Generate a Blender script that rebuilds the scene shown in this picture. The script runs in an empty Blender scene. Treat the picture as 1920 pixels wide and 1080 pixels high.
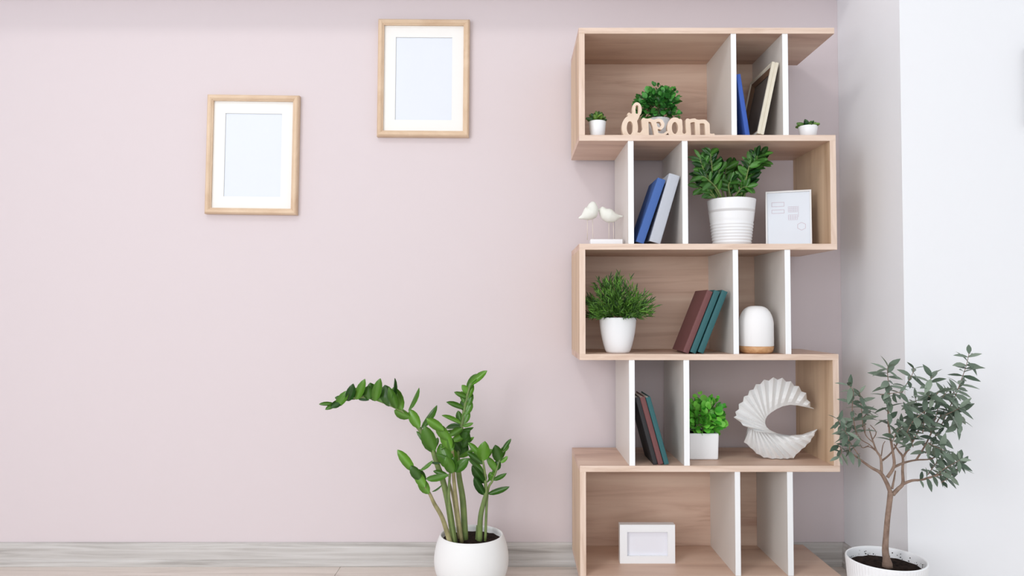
import bpy, bmesh, math, random
import numpy as np
from mathutils import Vector, Matrix

R = random.Random(7)
scene = bpy.context.scene
COL = scene.collection

# ------------------------------------------------------------------ camera
FOC = 1350.0                       # focal length in pixels of a 1920 wide frame
CAM = Vector((0.0, -2.56, 0.90))
PITCH = math.atan(40.0 / FOC)
cd = bpy.data.cameras.new('camera')
cd.sensor_width = 36.0
cd.lens = FOC / 1920.0 * 36.0
cd.clip_start = 0.05
cam = bpy.data.objects.new('camera', cd)
COL.objects.link(cam)
cam.location = CAM
cam.rotation_euler = (math.pi / 2 + PITCH, 0, 0)
scene.camera = cam

# ------------------------------------------------------------------ light
world = bpy.data.worlds.new('world')
scene.world = world
world.use_nodes = True
bg = world.node_tree.nodes['Background']
bg.inputs[0].default_value = (0.93, 0.97, 1.0, 1)
bg.inputs[1].default_value = 0.98


def area_light(name, loc, target, sx, sy, power, color):
    ld = bpy.data.lights.new(name, 'AREA')
    ld.shape = 'RECTANGLE'
    ld.size, ld.size_y = sx, sy
    ld.energy = power
    ld.color = color
    o = bpy.data.objects.new(name, ld)
    COL.objects.link(o)
    o.location = loc
    o.rotation_euler = (Vector(target) - Vector(loc)).to_track_quat('-Z', 'Y').to_euler()
    return o


area_light('window_daylight', (-0.7, -4.85, 1.35), (0.3, 0, 1.2), 3.8, 2.1, 36, (0.965, 0.985, 1.0))
area_light('side_fill_light', (-2.65, -3.1, 1.35), (1.1, -0.3, 0.9), 2.2, 1.9, 84, (0.97, 0.985, 1.0))  # unseen fill light added to brighten the pillar's left side
area_light('added_key_light', (-1.0, -2.2, 3.45), (0.3, -0.2, 1.2), 0.5, 0.5, 15, (1.0, 0.97, 0.94))  # unseen key light, added to throw the slanting shadows in the shelves

vs = scene.view_settings
vs.view_transform = 'Standard'
vs.look = 'None'
vs.gamma = 1.0
vs.use_curve_mapping = False
vs.exposure = 0.0


# ------------------------------------------------------------------ helpers
def at(px, py, Y):
    """point on the plane y=Y seen at pixel (px,py) of the 1920x1080 photograph"""
    c, s = math.cos(PITCH), math.sin(PITCH)
    a, b = (px - 960) / FOC, (540 - py) / FOC
    d = Vector((a, c - s * b, s + c * b))
    return CAM + d * ((Y - CAM.y) / d.y)


def ppm(Y):
    return FOC / (Y - CAM.y)       # pixels per metre at depth Y


def srgb(r, g, b):
    def f(v):
        v /= 255.0
        return v / 12.92 if v <= 0.04045 else ((v + 0.055) / 1.055) ** 2.4
    return (f(r), f(g), f(b), 1.0)


MATS = {}


def mat(name, color, rough=0.6, spec=0.4, var=0.0, vscale=8.0, bump=0.0, bscale=60.0, sub=0.0, color2=None, trans=0.0):
    m = bpy.data.materials.new(name)
    m.use_nodes = True
    nt = m.node_tree
    p = nt.nodes['Principled BSDF']
    p.inputs['Roughness'].default_value = rough
    p.inputs['Specular IOR Level'].default_value = spec
    p.inputs['Base Color'].default_value = color
    if var > 0 or color2:
        tc = nt.nodes.new('ShaderNodeTexCoord')
        n = nt.nodes.new('ShaderNodeTexNoise')
        n.inputs['Scale'].default_value = vscale
        n.inputs['Detail'].default_value = 4
        nt.links.new(tc.outputs['Object'], n.inputs['Vector'])
        r = nt.nodes.new('ShaderNodeValToRGB')
        r.color_ramp.elements[0].position = 0.3
        r.color_ramp.elements[1].position = 0.7
        c2 = color2 or tuple(min(1, c * (1 - var)) for c in color[:3]) + (1,)
        r.color_ramp.elements[0].color = c2
        r.color_ramp.elements[1].color = color
        nt.links.new(n.outputs['Fac'], r.inputs['Fac'])
        nt.links.new(r.outputs['Color'], p.inputs['Base Color'])
    if bump > 0:
        tc = nt.nodes.new('ShaderNodeTexCoord')
        n = nt.nodes.new('ShaderNodeTexNoise')
        n.inputs['Scale'].default_value = bscale
        n.inputs['Detail'].default_value = 5
        b = nt.nodes.new('ShaderNodeBump')
        b.inputs['Strength'].default_value = bump
        b.inputs['Distance'].default_value = 0.002
        nt.links.new(tc.outputs['Object'], n.inputs['Vector'])
        nt.links.new(n.outputs['Fac'], b.inputs['Height'])
        nt.links.new(b.outputs['Normal'], p.inputs['Normal'])
    MATS[name] = m
    return m


def leaf_mat(name, c_dark, c_light, rough=0.4):
    """leaf green that differs a little from leaf to leaf"""
    m = bpy.data.materials.new(name)
    m.use_nodes = True
    nt = m.node_tree
    p = nt.nodes['Principled BSDF']
    p.inputs['Roughness'].default_value = rough
    oi = nt.nodes.new('ShaderNodeObjectInfo')
    geo = nt.nodes.new('ShaderNodeNewGeometry')
    add = nt.nodes.new('ShaderNodeMath')
    add.operation = 'ADD'
    fr = nt.nodes.new('ShaderNodeMath')
    fr.operation = 'FRACT'
    nt.links.new(oi.outputs['Random'], add.inputs[0])
    nt.links.new(geo.outputs['Random Per Island'], add.inputs[1])
    nt.links.new(add.outputs[0], fr.inputs[0])
    r = nt.nodes.new('ShaderNodeValToRGB')
    r.color_ramp.elements[0].color = c_dark
    r.color_ramp.elements[1].color = c_light
    nt.links.new(fr.outputs[0], r.inputs['Fac'])
    nt.links.new(r.outputs['Color'], p.inputs['Base Color'])
    MATS[name] = m
    return m


def wood_mat(name, light, mid, dark, scale, rough=0.5, seed=0.0):
    """plain sawn grain: noise stretched by the scale vector; shifts from piece to piece"""
    m = bpy.data.materials.new(name)
    m.use_nodes = True
    nt = m.node_tree
    p = nt.nodes['Principled BSDF']
    p.inputs['Roughness'].default_value = rough
    p.inputs['Specular IOR Level'].default_value = 0.35
    tc = nt.nodes.new('ShaderNodeTexCoord')
    oi = nt.nodes.new('ShaderNodeObjectInfo')
    mul = nt.nodes.new('ShaderNodeMath')
    mul.operation = 'MULTIPLY'
    mul.inputs[1].default_value = 37.0
    nt.links.new(oi.outputs['Random'], mul.inputs[0])
    va = nt.nodes.new('ShaderNodeVectorMath')
    va.operation = 'ADD'
    nt.links.new(tc.outputs['Object'], va.inputs[0])
    nt.links.new(mul.outputs[0], va.inputs[1])
    mp = nt.nodes.new('ShaderNodeMapping')
    mp.inputs['Scale'].default_value = scale
    nt.links.new(va.outputs[0], mp.inputs['Vector'])
    n = nt.nodes.new('ShaderNodeTexNoise')
    n.inputs['Scale'].default_value = 1.0
    n.inputs['Detail'].default_value = 6
    n.inputs['Roughness'].default_value = 0.6
    n.inputs['Distortion'].default_value = 0.6
    nt.links.new(mp.outputs[0], n.inputs['Vector'])
    r = nt.nodes.new('ShaderNodeValToRGB')
    e = r.color_ramp.elements
    e[0].position, e[0].color = 0.30, dark
    e[1].position, e[1].color = 0.66, light
    k = e.new(0.47)
    k.color = mid
    nt.links.new(n.outputs['Fac'], r.inputs['Fac'])
    nt.links.new(r.outputs['Color'], p.inputs['Base Color'])
    b = nt.nodes.new('ShaderNodeBump')
    b.inputs['Strength'].default_value = 0.12
    b.inputs['Distance'].default_value = 0.001
    nt.links.new(n.outputs['Fac'], b.inputs['Height'])
    nt.links.new(b.outputs['Normal'], p.inputs['Normal'])
    MATS[name] = m
    return m


def tag(o, label, cat, group=None):
    o['label'] = label
    o['category'] = cat
    if group:
        o['group'] = group
    return o


def thing(name, label, cat, loc, group=None):
    o = bpy.data.objects.new(name, None)
    o.empty_display_size = 0.05
    COL.objects.link(o)
    o.location = loc
    return tag(o, label, cat, group)


def link(name, me, material, parent=None, matrix=None, smooth=False):
    if material is not None and not me.materials:
        me.materials.append(material)
    o = bpy.data.objects.new(name, me)
    COL.objects.link(o)
    if parent:
        o.parent = parent
    if matrix is not None:
        o.matrix_local = matrix
    if smooth:
        for p in me.polygons:
            p.use_smooth = True
    return o


def pydata(name, verts, faces):
    me = bpy.data.meshes.new(name)
    me.from_pydata([tuple(v) for v in verts], [], faces)
    me.update()
    return me


def fix_normals(me):
    bm = bmesh.new()
    bm.from_mesh(me)
    bmesh.ops.recalc_face_normals(bm, faces=bm.faces)
    bm.to_mesh(me)
    bm.free()
    return me


def box_mesh(name, lo, hi, bevel=0.0, seg=1):
    bm = bmesh.new()
    bmesh.ops.create_cube(bm, size=1.0)
    lo, hi = Vector(lo), Vector(hi)
    for v in bm.verts:
        v.co = Vector([(lo[i] + hi[i]) / 2 + v.co[i] * (hi[i] - lo[i]) for i in range(3)])
    if bevel > 0:
        bmesh.ops.bevel(bm, geom=list(bm.edges), offset=bevel, segments=seg, affect='EDGES', profile=0.5)
    me = bpy.data.meshes.new(name)
    bm.to_mesh(me)
    bm.free()
    return me


def box(name, lo, hi, material, parent=None, bevel=0.0, seg=1, matrix=None):
    return link(name, box_mesh(name, lo, hi, bevel, seg), material, parent, matrix)


def lathe_mesh(name, prof, seg=48, rib=None):
    """prof: (radius, z) pairs; rib(angle, k) scales the radius"""
    V, F = [], []
    for k, (r, z) in enumerate(prof):
        for i in range(seg):
            a = 2 * math.pi * i / seg
            q = r * (rib(i, k) if rib else 1.0)
            V.append((q * math.cos(a), q * math.sin(a), z))
    for k in range(len(prof) - 1):
        for i in range(seg):
            j = (i + 1) % seg
            F.append((k * seg + i, k * seg + j, (k + 1) * seg + j, (k + 1) * seg + i))
    if prof[0][0] > 1e-5:
        F.append(tuple(range(seg))[::-1])
    if prof[-1][0] > 1e-5:
        F.append(tuple((len(prof) - 1) * seg + i for i in range(seg)))
    me = pydata(name, V, F)
    bm = bmesh.new()
    bm.from_mesh(me)
    bmesh.ops.remove_doubles(bm, verts=bm.verts, dist=1e-6)
    bmesh.ops.recalc_face_normals(bm, faces=bm.faces)
    bm.to_mesh(me)
    bm.free()
    return me


def catmull(pts, n=5):
    out = []
    P = [Vector(p) for p in pts]
    for i in range(len(P) - 1):
        p0, p1, p2, p3 = P[max(i - 1, 0)], P[i], P[i + 1], P[min(i + 2, len(P) - 1)]
        for k in range(n):
            t = k / n
            out.append(0.5 * ((2 * p1) + (p2 - p0) * t + (2 * p0 - 5 * p1 + 4 * p2 - p3) * t * t + (3 * p1 - p0 - 3 * p2 + p3) * t ** 3))
    out.append(P[-1].copy())
    return out


def tube_mesh(name, pts, radii, seg=8):
    V, F = [], []
    n = len(pts)
    up = Vector((0.13, 0.97, 0.21))
    for i, p in enumerate(pts):
        t = (pts[min(i + 1, n - 1)] - pts[max(i - 1, 0)]).normalized()
        a = t.cross(up).normalized()
        b = t.cross(a)
        r = radii[i] if not isinstance(radii, float) else radii
        for k in range(seg):
            q = 2 * math.pi * k / seg
            V.append(p + a * (r * math.cos(q)) + b * (r * math.sin(q)))
    for i in range(n - 1):
        for k in range(seg):
            j = (k + 1) % seg
            F.append((i * seg + k, i * seg + j, (i + 1) * seg + j, (i + 1) * seg + k))
    F.append(tuple(range(seg))[::-1])
    F.append(tuple((n - 1) * seg + k for k in range(seg)))
    return fix_normals(pydata(name, V, F))


def lerp_r(r0, r1, n):
    return [r0 + (r1 - r0) * i / (n - 1) for i in range(n)]


def leaf_mesh(name, shape, fold=0.12, curl=0.1, thick=0.0):
    """unit leaf along +Y, width 1 along X, face +Z.  shape: (t, half width) stations"""
    V, F = [], []

    def layer(dz, flip):
        b0 = len(V)
        for t, w in shape:
            z = -curl * t * t + dz
            V.append((-w, t, z + fold * w))
            V.append((0, t, z))
            V.append((w, t, z + fold * w))
        for i in range(len(shape) - 1):
            for k in range(2):
                q = (b0 + i * 3 + k, b0 + i * 3 + k + 1, b0 + (i + 1) * 3 + k + 1, b0 + (i + 1) * 3 + k)
                F.append(q[::-1] if flip else q)
    layer(0.0, False)
    if thick:
        n = len(shape) * 3
        layer(-thick, True)
        for i in range(len(shape) - 1):
            for k in (0, 2):
                F.append((i * 3 + k, (i + 1) * 3 + k, n + (i + 1) * 3 + k, n + i * 3 + k))
    me = pydata(name, V, F)
    for p in me.polygons:
        p.use_smooth = True
    return me


OVAL = [(0, .04), (.08, .22), (.25, .42), (.48, .5), (.7, .46), (.87, .30), (.96, .13), (1, .02)]
LANCE = [(0, .06), (.12, .26), (.35, .48), (.6, .46), (.82, .26), (1, .03)]
ROUND = [(0, .05), (.12, .30), (.4, .5), (.7, .46), (.92, .24), (1, .05)]


def leaf_matrix(base, tip, width, facing, origin, zs=None):
    d = tip - base
    L = d.length
    y = d / L
    n = (facing - y * facing.dot(y))
    if n.length < 1e-4:
        n = y.orthogonal()
    n.normalize()
    x = y.cross(n)
    s = zs if zs else L
    M = Matrix(((x.x * width, y.x * L, n.x * s, base.x - origin.x),
                (x.y * width, y.y * L, n.y * s, base.y - origin.y),
                (x.z * width, y.z * L, n.z * s, base.z - origin.z),
                (0, 0, 0, 1)))
    return M


# ------------------------------------------------------------------ materials
PINK = mat('pink_paint', srgb(216, 205, 208), 0.85, 0.15, bump=0.05, bscale=180)
WHITEP = mat('white_paint', srgb(237, 238, 242), 0.85, 0.15, bump=0.05, bscale=180)
CEILP = mat('ceiling_paint', srgb(240, 240, 240), 0.9, 0.1)
OAK_H = wood_mat('oak_grain_along', srgb(222, 195, 176), srgb(209, 178, 159), srgb(178, 142, 124), (1.3, 9, 16), 0.45)
OAK_V = wood_mat('oak_grain_upright', srgb(216, 189, 160), srgb(206, 177, 147), srgb(184, 152, 123), (22, 22, 1.8), 0.45)
OAK_EDGE = wood_mat('oak_edge_banding', srgb(231, 209, 194), srgb(223, 199, 182), srgb(207, 179, 160), (5, 30, 60), 0.45)
OAK_EDGE_V = wood_mat('oak_edge_banding_upright', srgb(231, 209, 194), srgb(223, 199, 182), srgb(207, 179, 160), (60, 30, 5), 0.45)
GREYWOOD = wood_mat('grey_oak_skirting', srgb(206, 203, 201), srgb(190, 186, 183), srgb(160, 155, 151), (2.2, 30, 55), 0.5)
PLANKW = wood_mat('pale_plank', srgb(230, 220, 213), srgb(218, 207, 199), srgb(196, 184, 175), (2.0, 24, 24), 0.45)
SUBFLOOR = mat('floor_joint', srgb(120, 108, 98), 0.8)
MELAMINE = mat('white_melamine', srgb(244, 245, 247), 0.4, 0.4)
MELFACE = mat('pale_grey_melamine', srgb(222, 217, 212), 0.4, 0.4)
CERAMIC = mat('white_ceramic', srgb(240, 241, 244), 0.35, 0.45)
MATTE_CER = mat('matte_white_ceramic', srgb(233, 233, 233), 0.6, 0.3)
SOIL = mat('potting_soil', srgb(52, 40, 34), 0.95, 0.1, color2=srgb(24, 18, 16), vscale=90, bump=1.0, bscale=150)
FRAMEW = wood_mat('frame_beech', srgb(222, 197, 170), srgb(214, 187, 159), srgb(203, 173, 144), (9, 30, 9), 0.45)
MATBOARD = mat('mat_board', srgb(238, 237, 235), 0.9, 0.1)
PAPER = mat('pale_blue_paper', srgb(224, 229, 237), 0.9, 0.1)
ZZ = leaf_mat('zz_leaf', srgb(36, 74, 26), srgb(100, 150, 50), 0.30)
ZZSTEM = mat('zz_stem', srgb(128, 146, 84), 0.5, 0.4, color2=srgb(102, 122, 72), vscale=30)
ZZSTEMB = mat('zz_stem_brownish', srgb(164, 156, 112), 0.5, 0.4, color2=srgb(128, 122, 84), vscale=40)
OLIVE = leaf_mat('olive_leaf', srgb(68, 88, 71), srgb(136, 151, 134), 0.5)
BARK = mat('olive_bark', srgb(158, 136, 122), 0.85, 0.15, color2=srgb(122, 100, 88), vscale=45, bump=0.6, bscale=90)


# ------------------------------------------------------------------ the room
def struct(o):
    o['kind'] = 'structure'
    return o


XL, XR, YB, ZC = -2.7, 3.0, -5.0, 3.6
CORNER, PROJ = 1.17, -0.411
struct(box('wall_back', (XL, 0, 0), (XR, 0.12, ZC), PINK))
struct(box('wall_right', (CORNER, PROJ, 0), (XR, -0.0005, ZC), WHITEP))
struct(box('wall_left', (XL - 0.12, YB, 0), (XL, 0.12, ZC), WHITEP))
struct(box('ceiling', (XL - 0.12, YB, ZC), (XR, 0.12, ZC + 0.1), CEILP))
fl = struct(box('floor', (XL, YB, -0.05), (XR, 0, -0.008), SUBFLOOR))
# laminate planks, rows run along the pink wall
PW, PL, GAP = 0.19, 1.28, 0.0012
row = 0
y1 = 0.0
pm = box_mesh('plank', (0, -PW + GAP, -0.008), (PL - GAP, 0, 0), 0.0007)
while y1 > -2.6:
    x = XL - R.uniform(0.2, 1.0)
    while x < XR:
        x0, x1 = max(x, XL), min(x + PL, XR)
        if x1 - x0 > 0.03:
            full = abs((x1 - x0) - PL) < 1e-6
            me = pm if full else box_mesh('plank', (0, -PW + GAP, -0.008), (x1 - x0 - GAP, 0, 0), 0.0007)
            link('plank', me, PLANKW, fl, Matrix.Translation((x0, y1, 0)))
        x += PL
    y1 -= PW
    row += 1


def skirting(name, p0, p1, inward):
    """stepped skirting board swept from p0 to p1"""
    prof = [(0, 0), (0.016, 0), (0.017, 0.003), (0.0165, 0.018), (0.0135, 0.022), (0.0135, 0.064), (0.0115, 0.068), (0.010, 0.076), (0.006, 0.081), (0, 0.081)]
    p0, p1, inward = Vector(p0), Vector(p1), Vector(inward)
    V = [p0 + inward * a + Vector((0, 0, b)) for a, b in prof] + [p1 + inward * a + Vector((0, 0, b)) for a, b in prof]
    n = len(prof)
    F = [(i, (i + 1) % n, n + (i + 1) % n, n + i) for i in range(n)] + [tuple(range(n)), tuple(range(n, 2 * n))[::-1]]
    return struct(link(name, fix_normals(pydata(name, V, F)), GREYWOOD))


skirting('baseboard_back', (XL, 0, 0), (CORNER, 0, 0), (0, -1, 0))
skirting('baseboard_pillar', (CORNER, 0, 0), (CORNER, PROJ - 0.017, 0), (-1, 0, 0))
skirting('baseboard_right', (CORNER - 0.017, PROJ, 0), (XR, PROJ, 0), (0, -1, 0))
# made-up window set around the added side fill light
WY0, WY1, WZ0, WZ1 = -4.28, -1.92, 0.32, 2.38
surround = struct(box('fill_frame_1', (XL, WY0 - .06, WZ0 - .06), (XL + .03, WY0, WZ1 + .06), WHITEP))
for lo, hi in (((XL, WY1, WZ0 - .06), (XL + .03, WY1 + .06, WZ1 + .06)), ((XL, WY0, WZ0 - .06), (XL + .03, WY1, WZ0)), ((XL, WY0, WZ1), (XL + .03, WY1, WZ1 + .06))):
    box('fill_frame_rail', lo, hi, WHITEP, surround)
# unseen ledge, added just above the view to shade the wall top
struct(box('shade_ledge_1', (XL, -0.175, 2.02), (CORNER, 0, 2.10), WHITEP, bevel=0.004))

# ------------------------------------------------------------------ the bookcase
YF, YK = -0.32, -0.025


def zf(py):
    return at(960, py, YF).z


def xf(px, py=560):
    return at(px, py, YF).x


TOPS = [52, 253, 457, 664, 873.5, 1080]           # front top edges of the six boards
TH = 0.0185
XA, XB = xf(1086.5), xf(1571)
BZ = [zf(p) for p in TOPS]
case = thing('bookcase', 'tall zigzag oak bookcase with white dividers against the pink wall', 'bookcase', ((XA + XB) / 2, (YF + YK) / 2, 0))
O = case.location.copy()


def cbox(name, lo, hi, m, band=None, bevel=0.0008):
    """panel of the bookcase; band = material of the edge strip glued to its front"""
    lo, hi = Vector(lo) - O, Vector(hi) - O
    t = 0.0012 if band else 0.0
    o = box(name, lo + Vector((0, t, 0)), hi, m, case, 0.0 if band else bevel)
    if band:
        box('edge_band', lo, Vector((hi.x, lo.y + t, hi.z)), band, o, 0.0004)
    return o


for i, z in enumerate(BZ):
    cbox('shelf_board', (XA, YF, z - TH), (XB, YK, z), OAK_H, OAK_EDGE)
for i in range(5):
    zt, zb = BZ[i] - TH, BZ[i + 1]
    left = i % 2 == 0
    if left:
        cbox('side_panel', (XA, YF, zb), (XA + 0.0185, YK, zt), OAK_V, OAK_EDGE_V)
        div = [(1375, 1385), (1472.5, 1483)]
    else:
        cbox('side_panel', (XB - 0.0185, YF, zb), (XB, YK, zt), OAK_V, OAK_EDGE_V)
        div = [(1179, 1189.5), (1281, 1291.5)]
    for a, b in div:
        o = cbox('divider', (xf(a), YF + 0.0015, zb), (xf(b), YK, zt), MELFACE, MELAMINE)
        o['label'] = 'white divider panel'
    if left:
        cbox('back_panel', (XA + 0.0185, YK - 0.012, zb), (xf(1472.5), YK, zt), OAK_H)
for sx in (XA + 0.06, XB - 0.06):
    for sy in (YF + 0.05, YK - 0.05):
        me = lathe_mesh('foot', [(0.016, 0), (0.018, 0.004), (0.02, BZ[5] - TH)], 20)
        link('foot', me, MELAMINE, case, Matrix.Translation(Vector((sx, sy, 0)) - O))


# ------------------------------------------------------------------ frames on the wall
def mitred_rails(parent, w, h, rail, prof, m, name='frame_rail'):
    """four mitred rails in the xz plane, prof: (distance from outer edge, y) section"""
    cor = [(-w / 2, -h / 2), (w / 2, -h / 2), (w / 2, h / 2), (-w / 2, h / 2)]
    sg = [(1, 1), (-1, 1), (-1, -1), (1, -1)]
    for k in range(4):
        V = []
        for q in (k, (k + 1) % 4):
            for a, y in prof:
                V.append((cor[q][0] + sg[q][0] * a, y, cor[q][1] + sg[q][1] * a))
        n = len(prof)
        F = [(i, (i + 1) % n, n + (i + 1) % n, n + i) for i in range(n)] + [tuple(range(n)), tuple(range(n, 2 * n))[::-1]]
        link(name, fix_normals(pydata(name, V, F)), m, parent)


def ring_mesh(name, w, h, iw, ih, y0, y1, cz=0.0):
    V = []
    for y in (y0, y1):
        for a, b in ((w, h), (iw, ih)):
            V += [(-a / 2, y, -b / 2), (a / 2, y, -b / 2), (a / 2, y, b / 2), (-a / 2, y, b / 2)]
    F = []
    for k in range(4):
        j = (k + 1) % 4
        F += [(k, j, 4 + j, 4 + k), (8 + k, 8 + j, 12 + j, 12 + k), (k, j, 8 + j, 8 + k), (4 + k, 4 + j, 12 + j, 12 + k)]
    return fix_normals(pydata(name, V, F))


def wall_frame(label, cx, cy, wpx, hpx, rot):
    YW = -0.024
    c = at(cx, cy, YW)
    s = ppm(YW)
    w, h = wpx / s, hpx / s
    o = thing('picture_frame', label, 'picture frame', (c.x, -0.0005, c.z), 'blank frames on the pink wall')
    o.rotation_euler = (0, math.radians(rot), 0)
    rl = 0.0215
    prof = [(0, 0), (0, -0.017), (0.002, -0.0225), (0.006, -0.026), (0.012, -0.026), (0.0165, -0.0235), (0.019, -0.020), (rl, -0.019), (rl, -0.010), (rl - 0.006, -0.010), (rl - 0.006, 0)]
    mitred_rails(o, w, h, rl, prof, FRAMEW)
    link('mat_board', ring_mesh('mat_board', w - 0.034, h - 0.034, 0.202, 0.298, -0.007, -0.010), MATBOARD, o)
    box('blank_paper', (-0.11, -0.006, -0.16), (0.11, -0.005, 0.16), PAPER, o)
    box('backing', (-w / 2 + 0.016, -0.0045, -h / 2 + 0.016), (w / 2 - 0.016, -0.0005, h / 2 - 0.016), FRAMEW, o)
    return o


wall_frame('beech frame with a blank mat hanging lower, left of the other one', 471.5, 289, 174, 227, 0.75)
wall_frame('beech frame with a blank mat hanging higher, nearer the bookcase', 793.5, 145, 174, 225, 0.4)

# frame at the right edge, on the white wall
GREYF = mat('grey_frame', srgb(150, 152, 156), 0.5)
p0 = at(1929, 88, PROJ - 0.02)
p1 = at(1929, 234, PROJ - 0.02)
hh = p0.z - p1.z
o = thing('picture_frame', 'grey frame on the white wall, cut by the right edge', 'picture frame', (p0.x + 0.16, PROJ - 0.0005, (p0.z + p1.z) / 2))
mitred_rails(o, 0.32, hh, 0.012, [(0, 0), (0, -0.02), (0.012, -0.02), (0.012, 0)], GREYF)
box('blank_paper', (-0.15, -0.006, -hh / 2 + 0.011), (0.15, -0.002, hh / 2 - 0.011), PAPER, o)


# ------------------------------------------------------------------ books
def book(label, cat_color, px_bottom, px_top_dx, py_top, tier, yfront, th, h, depth, lean, group, pagecol, leftbase=True):
    """upright book with its spine to the room; px_bottom = pixel of the lowest spine corner"""
    z = BZ[tier]
    x = at(px_bottom, TOPS[tier] - 2, yfront).x
    o = thing('book', label, 'book', (x, yfront, z + 0.0002), group)
    o.rotation_euler = (0, math.radians(lean), 0)
    # leaning right (lean>0): pivot is the lower right corner, else the lower left one
    x0, x1 = (-th, 0.0) if lean > 0 else (0.0, th)
    c = 0.0022
    V, F = [], []

    def addbox(lo, hi):
        b = len(V)
        V.extend([(lo[0], lo[1], lo[2]), (hi[0], lo[1], lo[2]), (hi[0], hi[1], lo[2]), (lo[0], hi[1], lo[2]),
                  (lo[0], lo[1], hi[2]), (hi[0], lo[1], hi[2]), (hi[0], hi[1], hi[2]), (lo[0], hi[1], hi[2])])
        F.extend([tuple(b + i for i in q) for q in ((0, 3, 2, 1), (4, 5, 6, 7), (0, 1, 5, 4), (1, 2, 6, 5), (2, 3, 7, 6), (3, 0, 4, 7))])
    # case: two boards and a slightly rounded spine as one folded section
    n = 6
    sec = [(x0, depth), (x0, 0.0025)]
    for i in range(n + 1):
        a = math.pi * i / n
        sec.append(((x0 + x1) / 2 - (th / 2) * math.cos(a), 0.0025 - 0.0025 * math.sin(a)))
    sec += [(x1, 0.0025), (x1, depth), (x1 - c, depth), (x1 - c, 0.005), (x0 + c, 0.005), (x0 + c, depth)]
    sec2 = []
    for q in sec:
        if not sec2 or (Vector(q) - Vector(sec2[-1])).length > 1e-6:
            sec2.append(q)
    m = len(sec2)
    V = [(a, b, 0) for a, b in sec2] + [(a, b, h) for a, b in sec2]
    F = [(i, (i + 1) % m, m + (i + 1) % m, m + i) for i in range(m)] + [tuple(range(m))[::-1], tuple(range(m, 2 * m))]
    link('cover', fix_normals(pydata('cover', V, F)), cat_color, o)
    box('pages', (x0 + c, 0.0052, 0.004), (x1 - c, depth - 0.004, h - 0.004), pagecol, o)
    return o


PAGES = mat('book_pages', srgb(236, 230, 222), 0.9, 0.1)
BK_BLUE = mat('blue_bookcloth', srgb(64, 96, 178), 0.7, 0.25, bump=0.2, bscale=400)
BK_BLUE2 = mat('dusty_blue_bookcloth', srgb(72, 104, 168), 0.7, 0.25, bump=0.2, bscale=400)
BK_GREY = mat('grey_bookcloth', srgb(186, 190, 200), 0.7, 0.25, bump=0.2, bscale=400)
BK_MAROON = mat('maroon_leatherette', srgb(112, 70, 70), 0.55, 0.35, bump=0.2, bscale=300)
BK_TEAL = mat('teal_leatherette', srgb(48, 96, 100), 0.55, 0.35, bump=0.2, bscale=300)
BK_BLACK = mat('black_leatherette', srgb(44, 43, 46), 0.5, 0.35, bump=0.2, bscale=300)

YS = YF + 0.012
book('thin blue book leaning against the divider beside the cream frame', BK_BLUE, 1398, 0, 0, 1, YS, 0.0145, 0.197, 0.15, -8.2, None, PAGES)
book('blue book leaning against the light grey book', BK_BLUE2, 1207, 0, 0, 2, YS, 0.0255, 0.213, 0.15, 19.2, None, PAGES)
book('light grey book leaning on the divider beside the ribbed pot', BK_GREY, 1238, 0, 0, 2, YS, 0.035, 0.223, 0.15, 16.6, None, PAGES)
book('maroon book leaning on two teal books', BK_MAROON, 1291, 0, 0, 3, YS, 0.0185, 0.208, 0.15, 22.0, None, PAGES)
book('teal book between the maroon book and the other teal book', BK_TEAL, 1304.5, 0, 0, 3, YS, 0.0185, 0.208, 0.15, 22.0, None, PAGES)
book('teal book resting against the divider beside the dome lamp', BK_TEAL, 1319, 0, 0, 3, YS, 0.0185, 0.208, 0.15, 22.0, None, PAGES)
book('black book leaning against the white divider beside a maroon book', BK_BLACK, 1225.5, 0, 0, 4, YS, 0.0135, 0.215, 0.15, -15.0, None, PAGES)
book('maroon book between the black and the teal book', BK_MAROON, 1234.5, 0, 0, 4, YS, 0.0165, 0.215, 0.15, -15.2, None, PAGES)
book('teal book leaning left on a maroon book, tier of the shell sculpture', BK_TEAL, 1246, 0, 0, 4, YS, 0.0150, 0.215, 0.15, -15.4, None, PAGES)

# ------------------------------------------------------------------ cream frame stored edge-on
CREAM = mat('cream_frame', srgb(226, 218, 200), 0.5, 0.35, var=0.1, vscale=30)
DARKPIC = mat('dark_picture', srgb(92, 88, 86), 0.35, 0.4, var=0.25, vscale=10)
LIPW = mat('brown_frame_lip', srgb(116, 88, 68), 0.6)
fx = at(1431, 250, YF + 0.02).x
o = thing('picture_frame', 'cream frame with a dark picture standing edge-on beside the blue book', 'picture frame', (fx, YF + 0.015 + 0.105, BZ[1] + 0.0045))
o.matrix_local = Matrix.Translation(o.location) @ Matrix.Rotation(math.radians(12.3), 4, 'Y') @ Matrix.Rotation(math.radians(-90), 4, 'Z') @ Matrix.Translation((0, -0.0, 0.117))
# local: x across the frame (runs into the shelf), y- is the picture side
mitred_rails(o, 0.21, 0.234, 0.02, [(0, 0), (0, -0.009), (0.0015, -0.0095), (0.0015, -0.0115), (0, -0.012), (0, -0.021), (0.007, -0.021), (0.012, -0.018), (0.012, 0)], CREAM)
mitred_rails(o, 0.186, 0.21, 0.012, [(0, -0.002), (0, -0.018), (0.014, -0.010), (0.014, -0.002)], LIPW, 'frame_lip')
box('dark_picture', (-0.082, -0.008, -0.094), (0.082, -0.004, 0.094), DARKPIC, o)
box('backing', (-0.094, -0.0035, -0.106), (0.094, -0.0005, 0.106), LIPW, o)


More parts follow.
